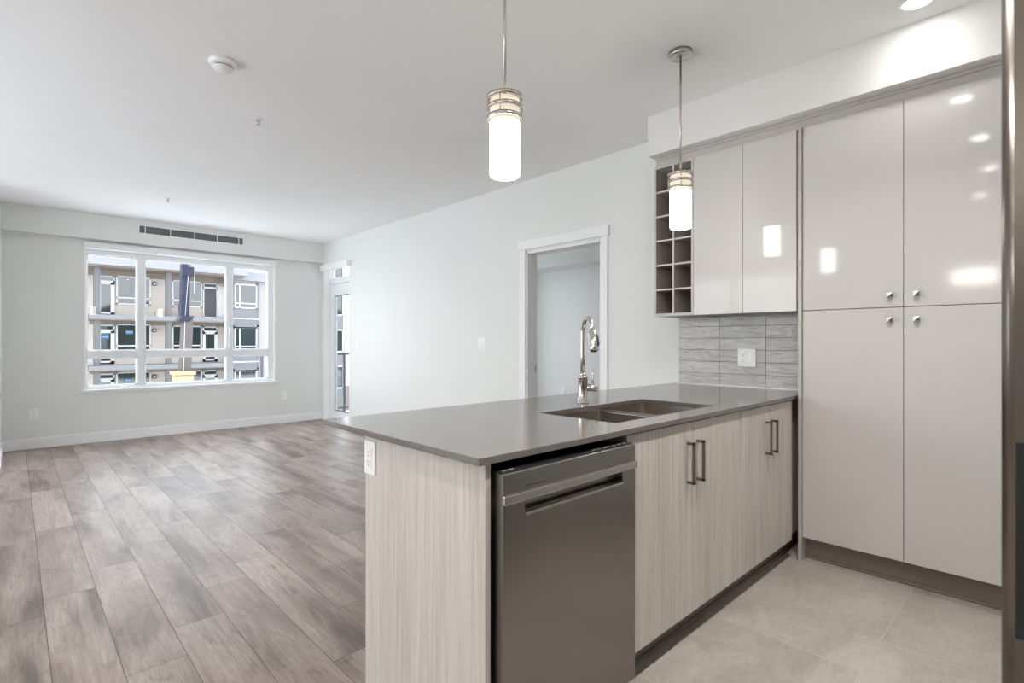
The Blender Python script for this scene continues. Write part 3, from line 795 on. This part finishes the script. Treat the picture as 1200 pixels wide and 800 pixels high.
# ================================================================== LAMPS AND CEILING FITTINGS
def pendant(x, y, label):
    p = thing('pendant_lamp', label, 'pendant lamp', (x, y, H), 'ringed pendant lamps over the peninsula')
    MB().lathe([(.006, H), (.0615, H), (.0615, H - .020), (.0590, H - .023), (.004, H - .023)], (x, y, 0), 48).build('canopy', M['nickel'], p)
    MB().tube([(x, y, H - .023), (x, y, 2.115)], .0055, 14).build('rod', M['nickel'], p)
    m = MB()
    for z in (2.096, 2.059, 2.022):
        m.lathe([(.0585, z - .0065), (.0655, z - .0065), (.0655, z + .0065), (.0585, z + .0065)], (x, y, 0), 48, closed=True)
    for k in range(4):
        a = .55 + k * PI / 2
        cx_, cy_ = x + .062 * math.cos(a), y + .062 * math.sin(a)
        m.tube([(cx_, cy_, 2.018), (cx_, cy_, 2.100)], .0022, 8)
    m.build('ring_cage', M['nickel'], p)
    MB().lathe([(.0, 2.106), (.022, 2.104), (.024, 2.098), (.024, 2.094), (0, 2.092)], (x, y, 0), 32).build('socket_cap', M['nickel'], p)
    m = MB()
    for k in range(4):
        a = .55 + k * PI / 2
        m.tube([(x, y, 2.100), (x + .062 * math.cos(a), y + .062 * math.sin(a), 2.100)], .002, 8)
    m.build('spider_arm', M['nickel'], p)
    MB().lathe([(.0, 2.090), (.050, 2.090), (.0535, 2.086), (.0535, 2.008), (0, 2.008)], (x, y, 0), 48).build('shade_collar', M['shadetop'], p)
    MB().lathe([(.0, 2.0075), (.0535, 2.0075), (.0535, 1.817), (.051, 1.813), (.047, 1.8135), (0, 1.816)], (x, y, 0), 48).build('lamp_shade', M['shade'], p)
    return p
pendant(1.291, 1.397, 'lit pendant lamp with three metal rings hanging over the dishwasher end')
pendant(2.552, 1.395, 'lit pendant lamp with three metal rings hanging before the wine rack')

def downlight(x, y, label, k=1.0):
    d = thing('recessed_downlight', label, 'downlight', (x, y, H), 'recessed downlights in the kitchen ceiling')
    MB().lathe([(.052, H - .001), (.054, H - .0045), (.066, H - .0045), (.070, H - .0005)], (x, y, 0), 48).build('trim_ring', M['trim'], d)
    MB().lathe([(.0, H - .003), (.0525, H - .003), (.0525, H - .001), (0, H - .001)], (x, y, 0), 40).build('lens', M['disc'], d)
    l = bpy.data.lights.new('downlight_lamp', 'AREA'); l.shape = 'DISK'; l.size = .10; l.energy = DOWNLIGHT_W * k; l.color = (1, .96, .915)
    l.spread = math.radians(120)
    lo = bpy.data.objects.new('downlight_lamp', l); COL.objects.link(lo); lo.parent = d; lo.location = (0, 0, -.006)
    return d
dl = ['round recessed downlight in the ceiling above the pantry', 'recessed downlight over the kitchen aisle, first beyond the pantry one',
      'recessed downlight over the kitchen aisle before the dishwasher', 'recessed downlight over the aisle above the kitchen run', 'recessed downlight near the hall entrance']
for (x, y, k), lb in zip(((2.94, .455, .06), (2.046, .444, 1), (1.13, .436, 1), (.152, .448, .9), (-.94, .60, .5)), dl): downlight(x, y, lb, k)
# wall light added in the hall to mirror as a patch in the pantry door
vl = thing('hall_added_light', 'bar light added on the hall wall to mirror in the pantry door', 'added wall light', (-1.2, .67, 1.92))
B(-1.20, -1.18, .50, .84, 1.88, 1.96, bev=.003).build('backplate', M['nickel'], vl)
B(-1.18, -1.10, .49, .85, 1.84, 2.00, bev=.01).build('lamp_shade', M['shade'], vl)

# smoke detector
sd_ = thing('smoke_detector', 'round white smoke detector on the living room ceiling', 'smoke detector', (.828, 3.16, H))
MB().lathe([(0, H), (.070, H), (.070, H - .012), (.064, H - .022), (.052, H - .026), (0, H - .026)], (.828, 3.16, 0), 48).build('base', M['plastic'], sd_)
MB().lathe([(0, H - .026), (.044, H - .026), (.044, H - .032), (0, H - .032)], (.828, 3.16, 0), 48).build('sensor_slot', M['slot'], sd_)
MB().lathe([(0, H - .032), (.050, H - .032), (.049, H - .040), (.040, H - .047), (0, H - .049)], (.828, 3.16, 0), 48).build('cap', M['plastic'], sd_)
# sprinklers
def sprinkler(x, y, label):
    s = thing('fire_sprinkler', label, 'sprinkler', (x, y, H), 'fire sprinklers on the living room ceiling')
    MB().lathe([(0, H), (.036, H), (.035, H - .004), (.026, H - .006), (.018, H - .004), (0, H - .004)], (x, y, 0), 32).build('escutcheon', M['plastic'], s)
    m = MB(); m.lathe([(.008, H - .004), (.007, H - .016), (.004, H - .018)], (x, y, 0), 16)
    m.tube([(x - .008, y, H - .014), (x - .010, y, H - .026), (x - .003, y, H - .038)], .0018, 8); m.tube([(x + .008, y, H - .014), (x + .010, y, H - .026), (x + .003, y, H - .038)], .0018, 8)
    m.tube([(x, y, H - .016), (x, y, H - .038)], .0025, 8)
    m.build('head', M['nickel'], s)
    MB().lathe([(0, H - .038), (.013, H - .038), (.013, H - .0395), (0, H - .0395)], (x, y, 0), 20).build('deflector', M['nickel'], s)
sprinkler(1.216, 3.80, 'white fire sprinkler on the ceiling close to the smoke detector')
sprinkler(1.19, 6.56, 'white fire sprinkler on the ceiling near the long vent grille')
tag(MB().lathe([(0, H), (.055, H), (.054, H - .005), (.046, H - .009), (0, H - .010)], (2.31, 4.44, 0), 40).build('ceiling_cover_plate', M['plastic']), 'flat round white cover plate on the living room ceiling', 'cover plate')

# vent grille
vg = thing('vent_grille', 'long slotted air vent grille in the bulkhead above the window', 'vent', (1.737, 7.95, 2.62))
gx0, gx1, gz0, gz1 = 1.127, 2.347, 2.566, 2.676; t = .011
m = MB(); m.box(gx0, gx1, 7.943, 7.951, gz0, gz0 + t).box(gx0, gx1, 7.943, 7.951, gz1 - t, gz1).box(gx0, gx0 + t, 7.943, 7.951, gz0, gz1).box(gx1 - t, gx1, 7.943, 7.951, gz0, gz1)
for x in (1.199, 1.470, 1.741, 2.012, 2.283): m.box(x - .004, x + .004, 7.943, 7.951, gz0 + t, gz1 - t)
m.build('frame', M['trim'], vg)
B(gx0 + t, gx1 - t, 7.9495, 7.9505, gz0 + t, gz1 - t).build('dark_backing', M['dgrey'], vg)
m = MB()
for k in range(8):
    z = gz0 + t + .006 + .0115 * k
    m.box(gx0 + t, gx1 - t, 7.945, 7.949, z, z + .0035)
m.build('louver', mat('louver_grey', (.26, .27, .28), .5), vg)

# ================================================================== OUTSIDE
EX = {}
EX['cream'] = siding('cream_siding', (0.329, 0.292, 0.259), .18)
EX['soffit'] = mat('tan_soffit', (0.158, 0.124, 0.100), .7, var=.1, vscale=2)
EX['slab'] = mat('grey_slab_edge', (0.110, 0.112, 0.117), .55)
EX['col'] = mat('grey_post', (0.076, 0.073, 0.075), .6)
EX['fascia'] = mat('pale_roof_fascia', (0.164, 0.166, 0.182), .6, var=.04, vscale=1)
EX['white'] = mat('white_window_frame', (0.409, 0.409, 0.409), .4)
EX['grey'] = mat('grey_spandrel', (0.089, 0.090, 0.098), .5)
EX['glass'] = mat('dark_reflective_glass', (.012, .020, .026), .04, 0.0, ior=1.72)
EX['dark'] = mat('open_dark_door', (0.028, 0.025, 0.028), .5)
EX['blue'] = mat('blue_sticker', (0.013, 0.087, 0.182), .5)
EX['stick'] = mat('sticker_print', (0.372, 0.403, 0.434), .5)
EX['concrete'] = mat('pale_ground', (.78, .78, .77), .9, var=.1, vscale=.3)
EX['brick'] = mat('brown_brick', (0.120, 0.098, 0.088), .8, var=.15, vscale=8)
EX['crane'] = mat('navy_crane_steel', (0.024, 0.026, 0.042), .5, .1)
EX['crane'].node_tree.nodes['Principled BSDF'].inputs['Specular IOR Level'].default_value = .1
EX['rust'] = mat('worn_crane_steel', (0.058, 0.047, 0.045), .5)
EX['yellow'] = mat('yellow_crane_head', (0.293, 0.216, 0.123), .5)
EX['tan'] = mat('tan_box', (0.310, 0.205, 0.124), .7)
bm_ = MB()
for k in range(26):
    x = -75 + 6 * k + random.uniform(-1, 1); h = random.uniform(6.5, 10.5); w_ = random.uniform(4.5, 6)
    bm_.lathe([(.0, h), (w_ * .45, h - 1.2), (w_ * .8, h - 4), (w_, h - 9), (w_, -6.2)], (x, -62 + random.uniform(-4, 4), 0), 14)
struct('hills', bm_, mat('wooded_hill', (.060, .062, .035), .9, var=.5, vscale=1.2))
struct('ground', B(-60, 90, -30, 120, -6.3, -6.0), EX['concrete'])

bl = thing('apartment_building', 'cream and grey apartment block with stacked balconies across the street', 'building', (5, 37.6, -6))
YB = 37.6
B(-9, 10.15, YB, YB + 8, -6, 5.38).build('wall', EX['cream'], bl)
B(10.15, 13.0, YB - 1.0, YB + 8, -6, 5.2).build('wall', siding('pale_siding', (.205, .193, .190), .18), bl)
B(-9.3, 10.75, 35.55, YB + .2, 5.38, 6.6).build('roof_fascia', EX['fascia'], bl)
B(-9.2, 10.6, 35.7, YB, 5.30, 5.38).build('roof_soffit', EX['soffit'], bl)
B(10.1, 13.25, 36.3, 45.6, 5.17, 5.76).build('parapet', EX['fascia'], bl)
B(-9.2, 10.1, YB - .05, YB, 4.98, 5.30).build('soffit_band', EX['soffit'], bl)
def win(x0, x1, z0, z1, y, xm=(), zr=None, fr_=.07):
    m = MB(); d0, d1 = y - .06, y + .02
    m.box(x0, x1, d0, d1, z0, z0 + fr_).box(x0, x1, d0, d1, z1 - fr_, z1).box(x0, x0 + fr_, d0, d1, z0, z1).box(x1 - fr_, x1, d0, d1, z0, z1)
    for x in xm: m.box(x - fr_ / 2, x + fr_ / 2, d0, d1, z0, z1)
    if zr is not None: m.box(x0, x1, d0, d1, zr - fr_ / 2, zr + fr_ / 2)
    f = m.build('window', EX['white'], bl)
    p = B(x0 + fr_, x1 - fr_, y - .025, y - .01, z0 + fr_, z1 - fr_).build('pane', EX['glass'])
    p.parent = f; p.matrix_parent_inverse = Matrix.Translation(-(Vector(bl.location) + Vector(f.location)))
def bdoor(x0, x1, z0, z1, y, open_=False):
    m = MB(); d0, d1 = y - .07, y + .02; t = .13
    m.box(x0, x0 + .06, d0, d1, z0, z1).box(x1 - .06, x1, d0, d1, z0, z1).box(x0, x1, d0, d1, z1 - .07, z1).box(x0, x1, d0, d1, z1 - .36, z1 - .26).box(x0, x1, d0, d1, z0, z0 + .06)
    if not open_:
        m.box(x0 + .06, x0 + t, d0, d1, z0, z1 - .36).box(x1 - t - .04, x1 - .06, d0, d1, z0, z1 - .36).box(x0, x1, d0, d1, z1 - .48, z1 - .36).box(x0, x1, d0, d1, z0, z0 + .16)
    f = m.build('balcony_door', EX['white'], bl)
    p = B(x0 + .06, x1 - .06, y - .025, y - .01, z0 + .06, z1 - .07).build('pane', EX['dark'] if open_ else EX['glass'])  # open door: dark sheet painted in for the unlit room behind
    p.parent = f; p.matrix_parent_inverse = Matrix.Translation(-(Vector(bl.location) + Vector(f.location)))
ST = 2.78
for s in range(4):
    dz = -ST * s
    zf = 2.70 + dz
    # slab and its soffit
    B(2.9, 10.0, 35.75, YB, zf - .25, zf).build('balcony_slab', EX['slab'], bl)
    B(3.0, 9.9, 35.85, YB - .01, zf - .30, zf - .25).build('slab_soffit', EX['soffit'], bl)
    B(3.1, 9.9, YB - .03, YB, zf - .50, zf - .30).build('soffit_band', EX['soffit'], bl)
    B(-9, -1.2, 35.75, YB, zf - .25, zf).build('balcony_slab', EX['slab'], bl)
    zt = zf + 2.68 if s == 0 else zf + 2.48
    for x in (3.13, 6.43, -1.7): 
        m = MB(); m.box(x, x + .28, 35.95, 36.25, zf, zt).box(x + .09, x + .19, 35.92, 35.95, zf, zt); m.build('balcony_post', EX['col'], bl)
    bdoor(3.45, 4.20, zf + .05, zf + 2.27, YB)
    win(4.28, 5.95, zf + .68, zf + 2.33, YB, (5.30, 5.66), zf + 1.07)
    win(7.03, 8.63, zf + .66, zf + 2.30, YB, (7.78,), zf + 1.07)
    bdoor(8.70, 9.52, zf + .05, zf + 2.27, YB, s == 0)
    if s == 0:
        m = MB(); m.box(9.56, 9.95, YB - .07, YB, zf + .1, zf + 2.1); m.build('sidelight', EX['white'], bl)
    # lamps
    m = MB(); m.box(6.02, 6.22, YB - .12, YB, zf + 1.88, zf + 2.10, bev=.01); m.build('wall_lamp', EX['dark'], bl)
    B(6.06, 6.18, YB - .13, YB - .10, zf + 1.94, zf + 2.04).build('lamp_lens', EX['white'], bl)
    # the corner bay
    yb = YB - 1.0
    m = MB(); m.box(10.15, 11.72, yb - .08, yb, zf - .62, zf + .64).box(10.15, 10.24, yb - .08, yb, zf + .6, zf + 2.36).box(11.60, 11.72, yb - .1, yb, zf - .5, zf + 2.4)
    m.build('spandrel_panel', EX['grey'], bl)
    win(10.22, 11.60, zf + .68, zf + 2.25, yb - .02, (10.56,), zf + 1.0)
    B(10.1, 11.75, yb - .12, yb, zf - .02, zf + .04).build('flashing', EX['white'], bl)
    for xw, in ((-3.4,), (-6.6,)):
        win(xw, xw + 1.6, zf + .66, zf + 2.3, YB, (xw + .8,), zf + 1.07)
# stickers on the panes, bin and boxes on the upper balcony
for x0, x1, z0, z1 in ((3.60, 3.95, 1.38, 1.66), (4.72, 5.08, 1.66, 1.90), (4.66, 5.02, -1.12, -.92)):
    B(x0, x1, YB - .09, YB - .08, z0, z1).build('sticker', EX['blue'], bl)
    m = MB(); w_ = (x1 - x0)
    for k in range(5): m.box(x0 + w_ * (.12 + .16 * k), x0 + w_ * (.22 + .16 * k), YB - .095, YB - .09, (z0 + z1) / 2 - .035, (z0 + z1) / 2 + .035 - .02 * (k % 2))
    m.build('sticker_print', EX['stick'], bl)
tag(MB().lathe([(0, 2.705), (.22, 2.705), (.27, 3.35), (.29, 3.36), (.29, 3.40), (0, 3.40)], (7.45, 36.7, 0), 24).build('storage_bin', mat('slate_bin', (.035, .055, .085), .5)), 'blue grey bin on the upper balcony across the street', 'bin')
tag(B(5.95, 6.25, 36.1, 36.5, 2.705, 2.95, bev=.01).build('cardboard_box', EX['tan']), 'tan box on the upper balcony across the street', 'box')

cr_ = thing('crane_boom', 'dark telescopic crane boom standing in front of the balconies', 'crane', (4.5, 22, -6))
def tiltbox(x0, x1, zb_, zt_, w0, w1, y0, y1, name, m_):
    b = MB(); p = [(x0 - w0, zb_), (x0 + w0, zb_), (x1 + w1, zt_), (x1 - w1, zt_)]
    b.prism(p, y0, y1, 'Y'); return b.build(name, m_, cr_)
tiltbox(4.52, 4.62, 2.05, 7.0, .135, .11, 22.0, 22.35, 'inner_boom', EX['crane'])
tiltbox(4.30, 4.62, -6.0, 2.1, .175, .15, 21.93, 22.42, 'outer_boom', EX['rust'])
tiltbox(4.44, 4.60, 1.95, 2.15, .20, .195, 21.88, 22.47, 'boom_collar', EX['crane'])
tiltbox(4.61, 4.62, 3.62, 3.95, .175, .175, 21.92, 22.43, 'sheave_block', EX['crane'])
m = MB()
m.tube([(4.50, 21.90, 2.1), (4.63, 21.96, 3.9), (4.66, 21.96, 7.0)], .007, 8); m.tube([(4.28, 21.90, -6), (4.50, 21.90, 2.1)], .008, 8)
m.tube([(4.80, 21.96, 3.0), (4.84, 21.96, 7.0)], .008, 8)
m.build('hoist_cable', EX['white'], cr_)
m = MB(); m.box(4.20, 4.76, 21.8, 22.5, -1.2, .02, bev=.03).box(4.14, 4.82, 21.75, 22.55, .02, .16, bev=.02); m.build('turret_head', EX['yellow'], cr_)
m = MB(); m.box(3.6, 5.6, 20.5, 24.5, -5.2, -3.4, bev=.1).box(3.4, 5.8, 19.5, 26, -5.6, -5.2, bev=.03)
for yy in (20.3, 22.5, 24.7):
    for xx in (3.5, 5.4): m.lathe([(.0, 0), (.5, 0), (.5, .35), (0, .35)], (xx - .1, yy, -5.5), 24, 'X')
m.build('carrier', EX['yellow'], cr_)

# second block seen through the balcony door
b2 = thing('neighbouring_block', 'white sided block with stacked bay windows beyond the balcony door', 'building', (22, 40, -6))
B(14.6, 30, 38.4, 46, -6, 8.2).build('wall', siding('white_siding', (.56, .57, .58), .18), b2)
B(14.6, 19.2, 38.3, 38.4, -6, -2.2).build('brick_base', EX['brick'], b2)
B(14.3, 30.3, 38.0, 46.3, 8.2, 8.7).build('roof_fascia', EX['fascia'], b2)
for s in range(4):
    z = 3.2 - ST * s + ST
    for x in (17.0, 21.5):
        m = MB(); m.box(x, x + 1.45, 38.28, 38.4, z - 1.0, z); m.build('spandrel_panel', EX['grey'], b2)
        m = MB(); m.box(x, x + 1.45, 38.2, 38.4, z, z + .1).box(x, x + 1.45, 38.2, 38.4, z + 1.66, z + 1.76).box(x, x + .1, 38.2, 38.4, z, z + 1.76).box(x + 1.35, x + 1.45, 38.2, 38.4, z, z + 1.76).box(x + .65, x + .75, 38.2, 38.4, z, z + 1.76)
        f = m.build('window', EX['white'], b2)
        p = B(x + .1, x + 1.35, 38.3, 38.33, z + .1, z + 1.66).build('pane', EX['glass']); p.parent = f
        p.matrix_parent_inverse = Matrix.Translation(-(Vector(b2.location) + Vector(f.location)))

# our own balcony : deck and railing
struct('floor_balcony', B(2.80, 6.2, YW + .2, 9.05, -.22, -.04).box(3.65, 6.2, 7.05, YW + .2, -.22, -.04), mat('pale_deck', (.60, .61, .62), .6))
rl = thing('balcony_railing', 'dark metal and glass railing around the balcony', 'railing', (4.5, 8.9, -.04))
m = MB(); m.box(2.865, 6.15, 8.865, 8.925, .98, 1.03, bev=.004).box(2.88, 6.15, 8.88, 8.91, .03, .06).box(6.10, 6.15, 7.05, 8.9, .98, 1.03).box(6.11, 6.14, 7.05, 8.9, .03, .06)
m.build('rail', M['dgrey'], rl)
for x in (2.868, 4.27, 5.2, 6.105):
    B(x, x + .045, 8.87, 8.915, -.04, .98).build('post', M['dgrey'], rl)
B(6.105, 6.15, 7.08, 7.13, -.04, .98).build('post', M['dgrey'], rl)
for x0, x1 in ((2.95, 4.23), (4.35, 5.16), (5.28, 6.07)):
    B(x0, x1, 8.892, 8.898, .07, .97).build('glass_panel', M['glass'], rl)

for o in list(bpy.data.objects):
    if '_o' in o: del o['_o']
